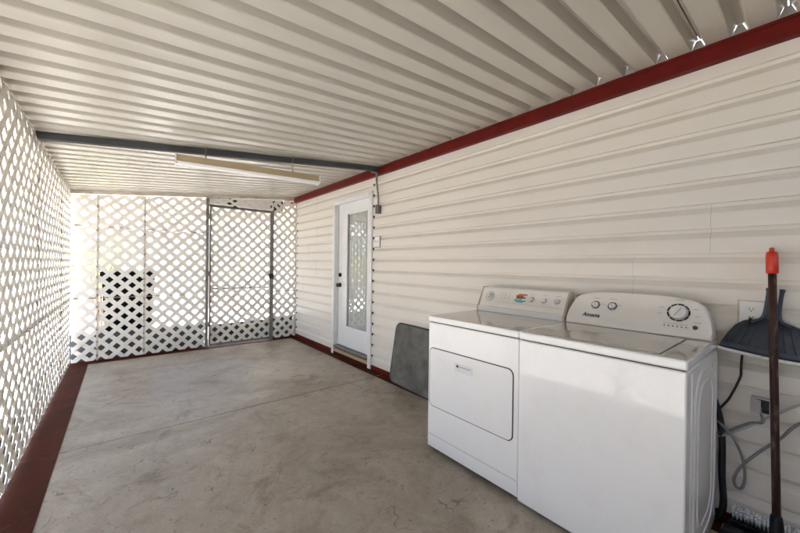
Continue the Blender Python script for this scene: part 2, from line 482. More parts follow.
knob(.975, True).build('door_knob', door); knob(1.118, False).build('deadbolt', door)
for z in (.35, 1.1, 1.85):
    w = MB(); w.tube([(DX-.006, 3.4345, z-.045), (DX-.006, 3.4345, z+.045)], .006, 'threshold', 8); w.build('hinge', door)

# ------------------------------------------------------------------ patio cover
RX0 = -1.20; RY0, RY1 = -2.35, 6.55; PITCH = .1524
cover = thing('patio_cover', 'corrugated cream metal patio roof with a red ledger beam along the house', 'roof', (LX, 2, 0))
r = MB()
slope = Vector((2.335-RX0, 0, roofz(2.335)-roofz(RX0)))
prof = []
y = .078-PITCH*15
i = 0; seams = []
while y < RY1:
    # groove centre at y : narrow raised ridge between wide flat faces
    if i % 2 == 1:
        prof += [(y-.034, 0), (y-.029, .005), (y-.011, .050), (y-.004, .051), (y-.0035, .074), (y+.0005, .074), (y+.001, .051), (y+.011, .050), (y+.029, .005), (y+.034, 0)]
        seams.append(y-.0015)
    else:
        prof += [(y-.034, 0), (y-.029, .005), (y-.011, .050), (y+.011, .050), (y+.029, .005), (y+.034, 0)]
    i += 1; y += PITCH
rstrip(r, prof, RX0, 2.306, 'roof')
# outer skin a little above, so the roof has thickness
rstrip(r, [(prof[0][0], .085), (prof[-1][0], .085)], RX0, 2.306, 'roof')
y = .078-PITCH*15
while y < RY1-.1:                       # closure pieces pushed into the groove ends, daylight shows round them
    x = 2.297; z = roofz(x, y)
    g_ = .0015+.0035*random.random(); r.prism([(x, y-.032+g_*.5, z-.004), (x, y-.0115+g_*.6, z+.0495-g_), (x, y+.0115-g_*.6, z+.0495-g_), (x, y+.032-g_*.5, z-.004)], (.003, 0, 0), 'alu')
    y += PITCH
r.build('roof_panel', cover)
lb = MB()
lb.box(2.292, WX-.001, RY0, RY1-.4, 2.312, 2.397, 'red', .003)
lb.box(2.284, 2.292, RY0, RY1-.4, 2.386, 2.402, 'red', .002)
lb.build('ledger_beam', cover)
hb2 = MB()
hb2.prism([(LX-.03, BY-.03, roofz(LX-.03)-.045), (LX-.03, BY-.03, roofz(LX-.03)-.002), (2.27, BY-.03, roofz(2.27)-.002), (2.27, BY-.03, roofz(2.27)-.045)], (0, .028, 0), 'post')
hb2.build('header_beam', cover)
eb = MB(); eb.prism([(LX-.10, RY0, roofz(LX, RY0)-.11), (LX-.10, RY0, roofz(LX-.1, RY0)-.004), (LX-.035, RY0, roofz(LX-.1, RY0)-.004), (LX-.035, RY0, roofz(LX, RY0)-.11)], (0, BY+.3-RY0, roofz(LX, BY+.3)-roofz(LX, RY0)), 'post'); eb.build('eave_beam', cover)
gt = MB(); gt.box(RX0-.09, RX0-.001, RY0, RY1, roofz(RX0, RY1)-.05, roofz(RX0, RY0)+.06, 'roof'); gt.build('gutter', cover)
fs = MB(); fs.box(RX0, 2.3, RY1+.001, RY1+.02, roofz(RX0)-.02, 2.5, 'trimw'); fs.build('end_fascia', cover)

# ------------------------------------------------------------------ lattice
def clip(poly, axis, lim, keep_less):
    out = []
    for i in range(len(poly)):
        a, b_ = poly[i], poly[(i+1) % len(poly)]
        ia = (a[axis] <= lim) == keep_less or a[axis] == lim; ib = (b_[axis] <= lim) == keep_less or b_[axis] == lim
        if ia: out.append(a)
        if ia != ib:
            t = (lim-a[axis])/(b_[axis]-a[axis]); out.append((a[0]+(b_[0]-a[0])*t, a[1]+(b_[1]-a[1])*t))
    return out
DIAG = .1524; SW = .0495; TH = .0045
def lattice(mb, u0, u1, z0, z1, place, phase=0., m='lattice', ztop=None):
    # place(u, z, depth) -> 3d; depth 0 = room side.  ztop(u): sloping upper edge
    hw = SW/math.sqrt(2)
    for layer, sgn in ((0, 1), (1, -1)):
        lo = u0-(z1-z0)-DIAG; k = math.floor(lo/DIAG)
        while k*DIAG < u1+(z1-z0)+DIAG:
            c0 = k*DIAG+phase
            if sgn > 0: P = [(c0-hw, z0), (c0+hw, z0), (c0+hw+(z1-z0), z1), (c0-hw+(z1-z0), z1)]
            else: P = [(c0-hw+(z1-z0)*0, z0), (c0+hw, z0), (c0+hw-(z1-z0), z1), (c0-hw-(z1-z0), z1)]
            P = clip(P, 0, u1, True)
            if len(P) > 2: P = clip(P, 0, u0, False)
            if len(P) > 2:
                if ztop:
                    P = [(p[0], min(p[1], ztop(p[0]))) for p in P]
                Q = []
                for p in P:
                    if not Q or (abs(p[0]-Q[-1][0])+abs(p[1]-Q[-1][1])) > 1e-5: Q.append(p)
                if len(Q) > 2 and abs(Q[0][0]-Q[-1][0])+abs(Q[0][1]-Q[-1][1]) < 1e-5: Q.pop()
                if len(Q) > 2:
                    d0 = layer*(TH+.0003)
                    A = [place(p[0], p[1], d0) for p in Q]; B = Vector(place(0, 0, TH))-Vector(place(0, 0, 0))
                    try: mb.prism(A, B, m)
                    except ValueError: pass
            k += 1

# left wall: lattice panels 1.22 m wide
lw = thing('lattice_wall', 'long white diagonal lattice wall down the left side of the patio', 'lattice wall', (LX, 2.4, 0), 'white lattice walls around the patio')
pl = lambda u, z, d_: (LX-d_, u, z)
ys = [-.30, 1.17, 2.39, 3.61, 4.83, 5.66]
ztl = 2.08; ztp = lambda u: roofz(LX, u)-.012
for a, c_ in zip(ys[:-1], ys[1:]):
    m_ = MB(); lattice(m_, a+.001, c_-.001, .025, .79, pl); lattice(m_, a+.001, c_-.001, .792, ztp(a), pl, .09, ztop=ztp)
    m_.build('lattice_panel', lw)
for y in ys[1:-1]:
    m_ = MB(); m_.box(LX-.052, LX-.0125, y-.02, y+.02, 0, ztp(y), 'post', .003); po = m_.build('post', lw)
    m_ = MB(); zz = .05
    while zz < ztl-.1:                                          # torn bits of joining strip along the seam
        h = random.uniform(.02, .06)
        m_.box(LX+.0005, LX+.004, y-.010-random.uniform(0, .010), y+.010, zz, zz+h, 'seamdirt' if random.random() < .6 else 'batten')
        zz += h+random.uniform(.05, .16)
    join_into(m_, po)
m_ = MB(); m_.box(LX-.04, LX-.0125, -.30, 5.66, .775, .81, 'post', .002); m_.build('rail', lw)
m_ = MB(); m_.box(LX-.052, LX-.0125, -.318, -.303, 0, ztl, 'post', .003); m_.build('post', lw)

# back wall, left of the gate
GA, GB = .995, 1.915
bw = thing('lattice_wall', 'white diagonal lattice wall across the far end, left of the gate', 'lattice wall', (.25, BY, 0), 'white lattice walls around the patio')
pb = lambda u, z, d_: (u, BY+d_, z)
bs = [LX+.002, -.235, .235, GA-.035]
def header(mb, u0, u1, z0):
    lattice(mb, u0, u1, z0, roofz(u1)-.02, pb, .02, ztop=lambda u: roofz(u)-.048)
for n_, (a, c_) in enumerate(zip(bs[:-1], bs[1:])):
    m_ = MB()
    lattice(m_, a+.004, c_-.004, .02, .80, pb, .03*n_)
    lattice(m_, a+.004, c_-.004, .802, 1.70, pb, .03*n_)
    header(m_, a+.004, c_-.004, 1.7015)
    for z in (1.703, .803):
        x = a+.02
        while x < c_-.06:
            L = random.uniform(.03, .09); m_.box(x, min(x+L, c_-.01), BY-.0042, BY-.0015, z-.006, z+.006, 'seamdirt'); x += L+random.uniform(.03, .14)
    m_.build('lattice_panel', bw)
for x in bs[1:3]:
    m_ = MB(); m_.box(x-.011, x+.011, BY-.003, BY-.0005, .02, roofz(x)-.05, 'batten', .001)
    po = m_.build('batten', bw)
    m_ = MB()
    zz = .06
    while zz < 2.0:
        h = random.uniform(.012, .04); m_.box(x-.011+random.uniform(-.004, .004), x-.003+random.uniform(0, .012), BY-.0045, BY-.0032, zz, zz+h, 'seamdirt'); zz += h+random.uniform(.04, .16)
    join_into(m_, po)
# back wall, right of the gate, and the board over the gate
b2 = thing('lattice_wall', 'narrow white lattice strip between the gate and the house, with boards over the gate', 'lattice wall', (2.12, BY, 0), 'white lattice walls around the patio')
m_ = MB(); lattice(m_, GB+.035, WX-.02, .02, .80, pb, .05); lattice(m_, GB+.035, WX-.02, .806, roofz(WX)-.03, pb, .05, ztop=lambda u: roofz(u)-.05); m_.box(GB+.036, WX-.022, BY-.004, BY-.001, .797, .809, 'seamdirt'); m_.build('lattice_panel', b2)
m_ = MB(); lattice(m_, GA-.03, GB+.03, 2.135, roofz(GB)-.02, pb, .06, ztop=lambda u: roofz(u)-.048); m_.build('lattice_panel', b2)
for x0, x1 in ((GA-.02, 1.235), (1.40, GB-.02)):
    m_ = MB(); m_.prism([(x0, BY+.016, 2.14), (x1, BY+.016, 2.14), (x1, BY+.016, roofz(x1)-.048), (x0, BY+.016, roofz(x0)-.048)], (0, .012, 0), 'trimw'); m_.build('header_board', b2)
m_ = MB(); m_.prism([(GA-.03, BY+.05, 2.12), (GB+.2, BY+.05, 2.12), (GB+.2, BY+.05, 2.33), (GA-.03, BY+.05, 2.24)], (0, .02, 0), 'gap'); m_.build('backing_board', b2)
m_ = MB(); m_.box(WX-.02, WX-.004, BY-.012, BY+.02, .02, 2.36, 'post', .002); m_.build('post', b2)
for x, zt in ((GA-.018, roofz(GA)-.05), (GB+.018, 2.14)):
    m_ = MB(); m_.box(x-.013, x+.013, BY-.022, BY+.004, 0, zt, 'galv', .003); m_.box(x-.021, x+.021, BY+.0045, BY+.02, 0, zt, 'galv', .002); m_.build('post', b2)

gate = thing('lattice_gate', 'white lattice gate in a thin grey metal frame at the far end', 'gate', (1.45, BY, 0))
m_ = MB(); x0, x1, z0, z1 = GA+.004, GB-.004, .03, 2.115; q = .024
m_.box(x0, x0+q, BY-.024, BY-.002, z0, z1, 'galv', .003); m_.box(x1-q, x1, BY-.024, BY-.002, z0, z1, 'galv', .003)
m_.box(x0+q, x1-q, BY-.0235, BY-.0025, z0, z0+q, 'galv', .003); m_.box(x0+q, x1-q, BY-.0235, BY-.0025, z1-q, z1, 'galv', .003)
m_.build('frame', gate)
m_ = MB(); m_.box(x0+q, x1-q, BY+.013, BY+.03, .86, .885, 'galv', .003); po = m_.build('mid_rail', gate)
m_ = MB(); lattice(m_, x0+.003, x1-.003, z0+.003, z1-.003, pb, .02); m_.build('lattice_panel', gate)
m_ = MB()
x = x0+.06
while x < x1-.1:
    m_.box(x, x+.055, BY-.0042, BY-.001, .868, .882, 'galv'); x += DIAG/2*2*.62+.03
join_into(m_, po)
m_ = MB(); m_.box(x1-.045, x1+.03, BY-.045, BY-.0245, 1.02, 1.10, 'black', .004); m_.tube([(x1-.03, BY-.05, 1.06), (x1-.03, BY-.075, 1.06), (x1-.06, BY-.08, 1.06)], .006, 'galv', 8); m_.build('latch', gate)
for z in (.35, 1.1, 1.95):
    m_ = MB(); m_.tube([(GA-.001, BY-.03, z-.035), (GA-.001, BY-.03, z+.035)], .008, 'galv', 8); m_.build('hinge', gate)
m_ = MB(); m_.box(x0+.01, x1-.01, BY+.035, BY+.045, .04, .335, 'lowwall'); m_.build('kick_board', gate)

# low block walls outside the lattice
def lowwall(name, label, boxes, loc):
    t_ = MB()
    for q in boxes: t_.box(*q, 'lowwall', .006)
    o = t_.build(name); tag(o, label, 'low wall', 'low dark block walls behind the far lattice'); return o
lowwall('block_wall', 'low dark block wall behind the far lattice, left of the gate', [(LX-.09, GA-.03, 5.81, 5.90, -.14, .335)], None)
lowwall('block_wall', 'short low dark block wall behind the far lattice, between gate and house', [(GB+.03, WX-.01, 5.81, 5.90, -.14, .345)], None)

sd = thing('near_light_block', 'added unseen wall closing the near end of the patio to cut the light', 'light blocker', (.9, -2.2, 0))  # added unseen walls around the near end, cutting light on the washer side
m_ = MB(); m_.box(LX-.05, WX-.03, -2.3, -2.2, .0, 2.08, 'rearblock'); m_.box(LX-.05, LX-.0, -2.199, -.32, .0, 2.06, 'rearblock'); m_.build('wall', sd)
# ------------------------------------------------------------------ strut, conduit, junction box
st = MB()
A = Vector((LX+.005, 3.50, roofz(LX, 3.5)-.028)); B = Vector((2.285, 3.205, roofz(2.285, 3.2)-.028))
dv = (B-A); L = dv.length; ex = dv.normalized(); ey = Vector((0, 0, 1)).cross(ex).normalized(); ez = ex.cross(ey)
xf = Matrix((( ex.x, ey.x, ez.x, A.x), (ex.y, ey.y, ez.y, A.y), (ex.z, ey.z, ez.z, A.z), (0, 0, 0, 1)))
st.box(0, L, -.022, -.017, -.024, .026, 'strut', xf=xf); st.box(0, L, .017, .022, -.024, .026, 'strut', xf=xf)
st.box(0, L, -.0168, .0168, .0215, .0258, 'strut', xf=xf); st.box(0, L, -.0168, -.008, -.0238, -.020, 'strut', xf=xf); st.box(0, L, .008, .0168, -.0238, -.020, 'strut', xf=xf)
o = st.build('steel_strut'); tag(o, 'dark grey steel channel running across under the corrugated ceiling', 'metal channel')
cd = MB()
cd.tube(bez([(2.20, 3.213, roofz(2.2)-.068), (2.255, 3.209, roofz(2.25)-.07), (2.272, 3.21, 2.32), (2.272, 3.21, 2.26), (2.285, 3.213, 2.17), (2.305, 3.218, 2.06), (2.308, 3.22, 1.96)], 6), .0115, 'galv', 10)
o = cd.build('conduit'); tag(o, 'thin grey electrical conduit dropping from the ceiling channel beside the door', 'conduit')
jb = thing('junction_box', 'small dark grey electrical box at the foot of the conduit', 'electrical box', (2.32, 3.222, 1.9))
m_ = MB(); m_.box(2.292, WX-.001, 3.197, 3.247, 1.865, 1.965, 'jbox', .005); m_.build('box', jb)
m_ = MB(); m_.box(2.287, 2.2915, 3.194, 3.25, 1.862, 1.968, 'jbox', .002); m_.build('cover_plate', jb)

def wallplate(name, label, cat, y, z, w_, h_, kind):
    t_ = thing(name, label, cat, (WX, y, z))
    p = MB(); p.box(WX-.012, WX-.001, y-w_/2, y+w_/2, z-h_/2, z+h_/2, 'ivory', .004); p.build('cover_plate', t_)
    p = MB(); p.box(WX-.006, WX-.0005, y-w_/2-.005, y+w_/2+.005, z-h_/2-.006, z+h_/2+.004, 'post' if kind == 'outlet' else 'threshold', .001); p.build('gasket', t_)
    if kind == 'outlet':
        for dz in (-.02, .02):
            p = MB(); p.box(WX-.0155, WX-.0121, y-.016, y+.016, z+dz-.014, z+dz+.014, 'ivory', .0015)
            for dy in (-.006, .006): p.box(WX-.0162, WX-.0156, y+dy-.0012, y+dy+.0012, z+dz-.003, z+dz+.006, 'black')
            p.box(WX-.0162, WX-.0156, y-.0025, y+.0025, z+dz-.010, z+dz-.006, 'black')
            p.build('receptacle', t_)
    else:
        for dy in (-.023, .023):
            p = MB(); p.box(WX-.014, WX-.0121, y+dy-.006, y+dy+.006, z-.013, z+.013, 'knobgrey', .001)
            p.box(WX-.024, WX-.0141, y+dy-.004, y+dy+.004, z+.001, z+.011, 'ivory', .0015); p.build('toggle', t_)
    return t_
wallplate('light_switch', 'white double light switch plate on the siding beside the door', 'light switch', 3.265, 1.54, .105, .125, 'switch')
wallplate('wall_outlet', 'white square wall outlet on the siding behind the dustpan', 'outlet', .178, 1.058, .085, .115, 'outlet')
db = thing('dryer_outlet', 'open steel electrical box low on the siding behind the broom pole', 'electrical box', (2.31, .138, .64))
m_ = MB(); y0, y1, z0, z1 = .11, .172, .602, .668; xx = 2.288
m_.box(xx, WX-.001, y1-.002, y1, z0, z1, 'steelbox'); m_.box(xx, WX-.001, y0, y0+.002, z0, z1, 'steelbox')
m_.box(xx, WX-.001, y0+.0021, y1-.0021, z1-.002, z1, 'steelbox'); m_.box(xx, WX-.001, y0+.0021, y1-.0021, z0, z0+.002, 'steelbox')
m_.box(WX-.012, WX-.0105, y0+.0021, y1-.0021, z0+.0021, z1-.0021, 'black'); m_.build('box', db)
m_ = MB(); m_.prism([(xx-.001, y1, z0), (xx-.001, y1, z1), (xx-.012, y1-.034, z1-.004), (xx-.012, y1-.034, z0+.004)], (-.0015, 0, 0), 'steelbox'); m_.build('cover_plate', db)

# ------------------------------------------------------------------ fluorescent fixture
fx = thing('shop_light', 'long fluorescent shop light with a tan side hanging by chains from the ceiling', 'light fixture', (.93, 3.27, 2.14))
A = Vector((.330, 3.345, 2.108)); B = Vector((1.545, 3.200, 2.108)); L = (B-A).length
ex = (B-A).normalized(); ey = Vector((0, 0, 1)).cross(ex); ez = Vector((0, 0, 1))
X = Matrix(((ex.x, ey.x, 0, A.x), (ex.y, ey.y, 0, A.y), (ex.z, ey.z, 1, A.z), (0, 0, 0, 1)))
def xp(p): return X @ Vector(p)
m_ = MB()
pr = [(-.050, -.012), (-.050, -.004), (-.046, .045), (.046, .045), (.050, -.004), (.050, -.012)]
m_.prism([xp((.012, a, c_)) for a, c_ in pr], ex*(L-.024), 'tanhousing'); m_.build('housing', fx)
m_ = MB()
pr = [(-.053, -.0125), (.053, -.0125), (.046, -.026), (.034, -.030), (-.034, -.030), (-.046, -.026)]
m_.prism([xp((.012, a, c_)) for a, c_ in pr], ex*(L-.024), 'diffuser'); m_.build('diffuser', fx)
for a, nm in ((0, 0), (L-.0115, 1)):
    m_ = MB(); pr = [(-.056, -.033), (-.056, -.004), (-.049, .049), (.049, .049), (.056, -.004), (.056, -.033)]
    m_.prism([xp((a, q0, q1)) for q0, q1 in pr], ex*.0115, 'diffuser'); m_.build('end_cap', fx)
for px_, py_ in ((.546, 3.288), (1.282, 3.232)):
    t_ = ((Vector((px_, py_, 2.15))-A).dot(ex))
    base = xp((t_, 0, .045)); zt = roofz(base.x, base.y)-.002
    m_ = MB(); z = base.z; kk = 0
    while z < zt:
        a = (.005, 0) if kk % 2 else (0, .005)
        m_.tube([(base.x+a[0]*math.cos(w_), base.y+a[1]*math.cos(w_), z+.008+.010*math.sin(w_)) for w_ in [i*math.pi/4 for i in range(8)]], .0014, 'chain', 5, closed=True)
        z += .0155; kk += 1
    m_.tube(bez([base+ey*.04, base+Vector((0, 0, .03))+ey*.015, base+Vector((0, 0, .045)), base+Vector((0, 0, .03))-ey*.015, base-ey*.04], 4), .0016, 'chain', 5)
    m_.build('hanger', fx)
m_ = MB(); m_.tube(bez([xp((L-.02, .05, .03)), xp((L+.01, .06, .06)), xp((L+.02, .04, .03)), xp((L-.005, .02, .05))], 5), .003, 'chain', 6); m_.build('cord', fx)

# ------------------------------------------------------------------ leaning sheet
sh = thing('metal_panel', 'mottled grey metal panel with rounded corners leaning on the siding past the dryer', 'metal panel', (2.25, 2.45, 0))
def sp(u, v):     # u along the wall from the far edge, v up the panel
    y = 2.905-u-.045*v/.64; x = 2.258-.05*u+.063*v/.64
    return (x, y, .006+v*.985)
W_, H_ = .86, .64
def rrect(x0, x1, z0, z1, r_, n=6, corners=(1, 1, 1, 1)):
    out = []
    for (cx, cz, a0), on in zip(((x1-r_, z1-r_, 0), (x0+r_, z1-r_, 90), (x0+r_, z0+r_, 180), (x1-r_, z0+r_, 270)), corners):
        if on:
            for i in range(n+1):
                a = R(a0+90*i/n); out.append((cx+r_*math.cos(a), cz+r_*math.sin(a)))
        else:
            out.append((cx+r_*math.cos(R(a0+45))*1.41421, cz+r_*math.sin(R(a0+45))*1.41421))
    return out
pts = rrect(.0, W_, 0, H_, .07)
m_ = MB(); m_.prism([sp(*p) for p in pts], (.012, 0, .001), 'sheet'); m_.build('panel', sh)
m_ = MB(); m_.tube([Vector(sp(*p))+Vector((.006, 0, 0)) for p in rrect(-.003, W_+.003, .003, H_+.003, .073)], .0085, 'rim', 8, closed=True); m_.build('rim', sh)

# ------------------------------------------------------------------ appliances
FX = 1.638; ZT = .9235; BX = 2.285
def fr(y_, z_): return (FX, y_, z_)
# dryer: y .985 .. 1.672
dr = thing('dryer', 'white clothes dryer with a front drop door and cream console, left of the washer', 'dryer', (1.96, 1.33, 0))
y0, y1 = .984, 1.670
m_ = MB(); m_.box(FX+.002, BX, y0, y1, .03, .878, 'enamel', .006, 3)
m_.box(FX+.001, FX+.004, y0+.008, y1-.008, .116, .119, 'greyink')
m_.build('body', dr)
m_ = MB(); m_.box(FX-.004, BX, y0-.001, y1+.001, .884, ZT, 'enamel', .007, 3); m_.box(FX+.012, BX-.01, y0+.01, y1-.01, .8781, .8839, 'black'); top_shade(m_.build('top_panel', dr))
m_ = MB(); m_.box(FX+.03, BX-.02, y0+.02, y1-.02, .012, .0299, 'black')
for yy in (y0+.06, y1-.06):
    for xx in (FX+.06, BX-.07): m_.tube([(xx, yy, .0), (xx, yy, .012)], .018, 'black', 10)
m_.build('base', dr)
# door : recessed groove ring + slightly proud panel
DY, DYb, DZ0, DZ1 = 1.017, 1.650, .318, .706
ring = rrect(DY, DYb, DZ0, DZ1, .032, 5)
m_ = MB(); m_.prism([(FX-.0012, p[0], p[1]) for p in rrect(DY-.005, DYb+.005, DZ0-.005, DZ1+.005, .037, 5)], (.004, 0, 0), 'black')
m_.build('door_gasket', dr)
m_ = MB(); m_.prism([(FX-.0035, p[0], p[1]) for p in ring], (.006, 0, 0), 'enamel', bev=.001); ddoor = m_.build('door', dr)
m_ = MB(); m_.box(FX-.0050, FX-.0037, 1.285, 1.425, .600, .652, 'labelplate', .001)
m_.box(FX-.0055, FX-.0051, 1.395, 1.412, .628, .642, 'blackink'); m_.box(FX-.0055, FX-.0051, 1.30, 1.388, .631, .638, 'greyink')
m_.build('handle_plate', ddoor)
# console
def console_pts(y_, outline): return [(x_, y_, z_) for x_, z_ in outline]
CA, CB = 2.158, 2.222       # bottom and top of the sloped face
m_ = MB()
out = [(2.150, .9240), (2.150, .962), (2.165, .966), (2.222, 1.094), (2.232, 1.104), (2.283, 1.104), (2.283, .9240)]
ya, yb = .992, 1.646
m_.prism(console_pts(ya, out), (0, yb-ya, 0), 'console')
cons = m_.build('console', dr)
m_ = MB(); m_.box(2.1465, 2.1498, ya+.004, yb-.004, .9255, .960, 'console_lip', .001); m_.build('console_lip', cons)
for a in (ya-.013, yb+.0005):
    m_ = MB(); o2 = [(x_-.003*(x_ < 2.2), z_+.003*(z_ > 1)) for x_, z_ in out]; m_.prism(console_pts(a, o2), (0, .0125, 0), 'console_end', bev=.003); m_.build('end_cap', cons)
nrm = Vector((-(1.094-.966), 0, 2.222-2.165)).normalized()
def on_face(y_, z_, off=0.):
    t_ = (z_-.966)/(1.094-.966); return Vector((2.165+t_*.057, y_, z_))+nrm*off
def dial(mb, face, y_, z_, r_, h_, mt, n=24, taper=.9):
    mb.tube([face(y_, z_, .0008), face(y_, z_, h_*.85), face(y_, z_, h_)], [r_, r_*taper, r_*taper*.86], mt, n)
def ringmark(mb, face, y_, z_, r0, r1, mt, off=.0012, a0=0, a1=360, n=28, up=None):
    t_ = Vector((0, 1, 0)); b_ = nrm_of(face).cross(t_)
    c_ = face(y_, z_, off)
    pa = []; pb_ = []
    for i in range(n+1):
        a = R(a0+(a1-a0)*i/n); d_ = t_*math.cos(a)+b_*math.sin(a)
        pa.append(c_+d_*r0); pb_.append(c_+d_*r1)
    for i in range(n): mb.quad([pa[i], pa[i+1], pb_[i+1], pb_[i]], mt)
def nrm_of(face):
    return (face(0, 1.0, 1.)-face(0, 1.0, 0.)).normalized()
m_ = MB(); ringmark(m_, on_face, 1.568, 1.038, .036, .0395, 'greyink'); ringmark(m_, on_face, 1.568, 1.038, .0255, .030, 'greyink', a0=200, a1=330)
dial(m_, on_face, 1.568, 1.038, .028, .012, 'knobgrey'); dial(m_, lambda y_, z_, o_=0: on_face(y_, z_, o_+.012), 1.568, 1.040, .016, .012, 'knobgrey')
m_.build('timer_dial', cons)
for yy in (1.228, 1.138, 1.048):
    m_ = MB(); ringmark(m_, on_face, yy, 1.040, .021, .0225, 'greyink', a0=30, a1=150)
    dial(m_, on_face, yy, 1.040, .018, .018, 'knobgrey'); m_.build('knob', cons)
def patch(mb, face, ya_, yb_, za_, zb_, mt, off=.0012):
    mb.quad([face(ya_, za_, off), face(yb_, za_, off), face(yb_, zb_, off), face(ya_, zb_, off)], mt)
m_ = MB()
for ya_, yb_, za_, zb_, mt in ((1.265, 1.335, 1.062, 1.070, 'inkred'), (1.29, 1.35, 1.050, 1.060, 'inkred'), (1.275, 1.345, 1.040, 1.049, 'inkgreen'), (1.30, 1.355, 1.031, 1.039, 'inkgold'), (1.27, 1.36, 1.019, 1.028, 'inkcyan'), (1.285, 1.345, 1.010, 1.017, 'inkcyan')):
    patch(m_, on_face, ya_, yb_, za_, zb_, mt)
m_.build('fabric_chart', cons)
m_ = MB(); rnd = random.Random(5)
for yy in (1.47, 1.44, 1.41):
    for zz in (1.062, 1.046, 1.030):
        patch(m_, on_face, yy-.012, yy-.012+rnd.uniform(.010, .022), zz, zz+.003, 'greyink')
for yy in (1.228, 1.138, 1.048): patch(m_, on_face, yy-.016, yy+.016, 1.072, 1.0745, 'greyink')
patch(m_, on_face, 1.01, 1.49, .999, 1.0005, 'greyink')
join_into(m_, cons)

# washer: y .288 .. .980
wa = thing('washer', 'white top loading washing machine with cream rounded control panel, right of the dryer', 'washing machine', (1.96, .63, 0))
y0, y1 = .288, .979
m_ = MB(); m_.box(FX-.006, BX, y0, y1, .022, .878, 'enamel', .007, 3)
# embossed stiffening ribs on the exposed side
def rib(x0, x1, z0, z1, rr_, w_):
    m_.tube([(p[0], y0+.0055, p[1]) for p in rrect(x0, x1, z0, z1, rr_, 8)], w_, 'enamel', 8, closed=True)
rib(1.775, 2.225, .10, .83, .13, .0105); rib(1.85, 2.155, .16, .77, .10, .009)
m_.tube([(1.715, y0+.0055, .06), (1.715, y0+.0055, .86)], .009, 'enamel', 10); m_.tube([(2.262, y0+.0055, .06), (2.262, y0+.0055, .86)], .009, 'enamel', 10)
m_.build('body', wa)
m_ = MB(); m_.box(FX-.009, BX, y0-.002, y1+.001, .8835, ZT, 'enamel', .008, 3); m_.box(FX+.008, BX-.01, y0+.008, y1-.01, .8781, .8834, 'black')
top_shade(m_.build('top_panel', wa))
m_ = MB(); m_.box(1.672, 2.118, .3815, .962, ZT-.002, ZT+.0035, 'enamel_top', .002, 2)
m_.build('lid', wa)
m_ = MB(); m_.box(1.668, 2.112, .3765, .3812, ZT-.001, ZT+.0012, 'black'); m_.build('lid_gap', wa)
m_ = MB(); m_.box(FX+.03, BX-.02, y0+.02, y1-.02, .008, .0219, 'black')
for yy in (y0+.05, y1-.05):
    for xx in (FX+.05, BX-.06): m_.tube([(xx, yy, .0), (xx, yy, .021)], .02, 'black', 10)
m_.build('base', wa)
# washer console : rounded trapezoid outline, sloped face, slight bow
def wface(y_, z_, off=0.):
    t_ = (z_-.925)/(1.12-.925); return Vector((2.150+.085*t_, y_, z_))+wn*off
wn = Vector((-(1.12-.925), 0, .085)).normalized()
prof = []
half = [(0, 1.122), (.10, 1.1205), (.19, 1.116), (.245, 1.109), (.278, 1.098), (.303, 1.078), (.320, 1.050), (.332, 1.010), (.340, .962), (.341, .9245)]
yc = .6335
prof = [(yc+a, z_) for a, z_ in half[::-1]]+[(yc-a, z_) for a, z_ in half[1:]]
front = [wface(y_, z_) for y_, z_ in prof]
m_ = MB(); k_ = m_.mi('console')
a = [m_.bm.verts.new(p) for p in front]; b_ = [m_.bm.verts.new((2.262, yc+(p.y-yc)*1.0, p.z-.001)) for p in front]
n_ = len(a)
fa = m_.bm.faces.new(a); fb = m_.bm.faces.new(b_[::-1])
for i in range(n_):
    f_ = m_.bm.faces.new((a[i], b_[i], b_[(i+1) % n_], a[(i+1) % n_])); f_.smooth = True
es = [e_ for e_ in fa.edges]
rb = bmesh.ops.bevel(m_.bm, geom=es, offset=.010, segments=3, profile=.5, affect='EDGES')
for f_ in rb['faces']: f_.smooth = True
wc = m_.build('console', wa)
def wdial(yy, zz, r0, r1, rk, ptr):
    q = MB(); segs = 9 if r1 > .03 else 7
    for i in range(segs):
        ringmark(q, wface, yy, zz, r0, r1, 'blackink', a0=360/segs*i+2.5, a1=360/segs*(i+1)-2.5, n=6)
    dial(q, wface, yy, zz, rk, .016, 'knobwhite', 28, .92)
    t_ = Vector((0, 1, 0)); bv = wn.cross(t_); dv = t_*math.cos(R(ptr))+bv*math.sin(R(ptr)); sv = wn.cross(dv)
    c_ = wface(yy, zz, .0164)
    q.quad([c_-dv*rk*.62-sv*.0022, c_-dv*rk*.62+sv*.0022, c_+dv*rk*.72+sv*.0022, c_+dv*rk*.72-sv*.0022], 'greyink')
    q.build('dial' if r1 > .03 else 'knob', wc)
wdial(.818, 1.044, .0185, .0245, .017, 100); wdial(.729, 1.044, .0185, .0245, .017, 120); wdial(.427, 1.043, .040, .0475, .038, 60)
m_ = MB()
for i in range(6): 
    yy = .478-.0175*i; ringmark(m_, wface, yy, .974, 0.0, .0034, 'blackink', n=8); patch(m_, wface, yy-.006, yy+.006, .984, .9862, 'greyink')
for yy in (.818, .729, .427): patch(m_, wface, yy-.018, yy+.018, 1.082 if yy > .5 else 1.1035, 1.0845 if yy > .5 else 1.106, 'greyink')
for yy, zz in ((.50, 1.062), (.505, 1.03), (.36, 1.062), (.352, 1.03), (.775, 1.05), (.69, 1.05)): patch(m_, wface, yy-.010, yy+.010, zz, zz+.0025, 'greyink')
patch(m_, wface, .335, .365, 1.0, 1.0025, 'greyink')
join_into(m_, wc)
m_ = MB(); dial(m_, wface, .356, .978, .0105, .007, 'brownknob', 16); m_.build('button', wc)
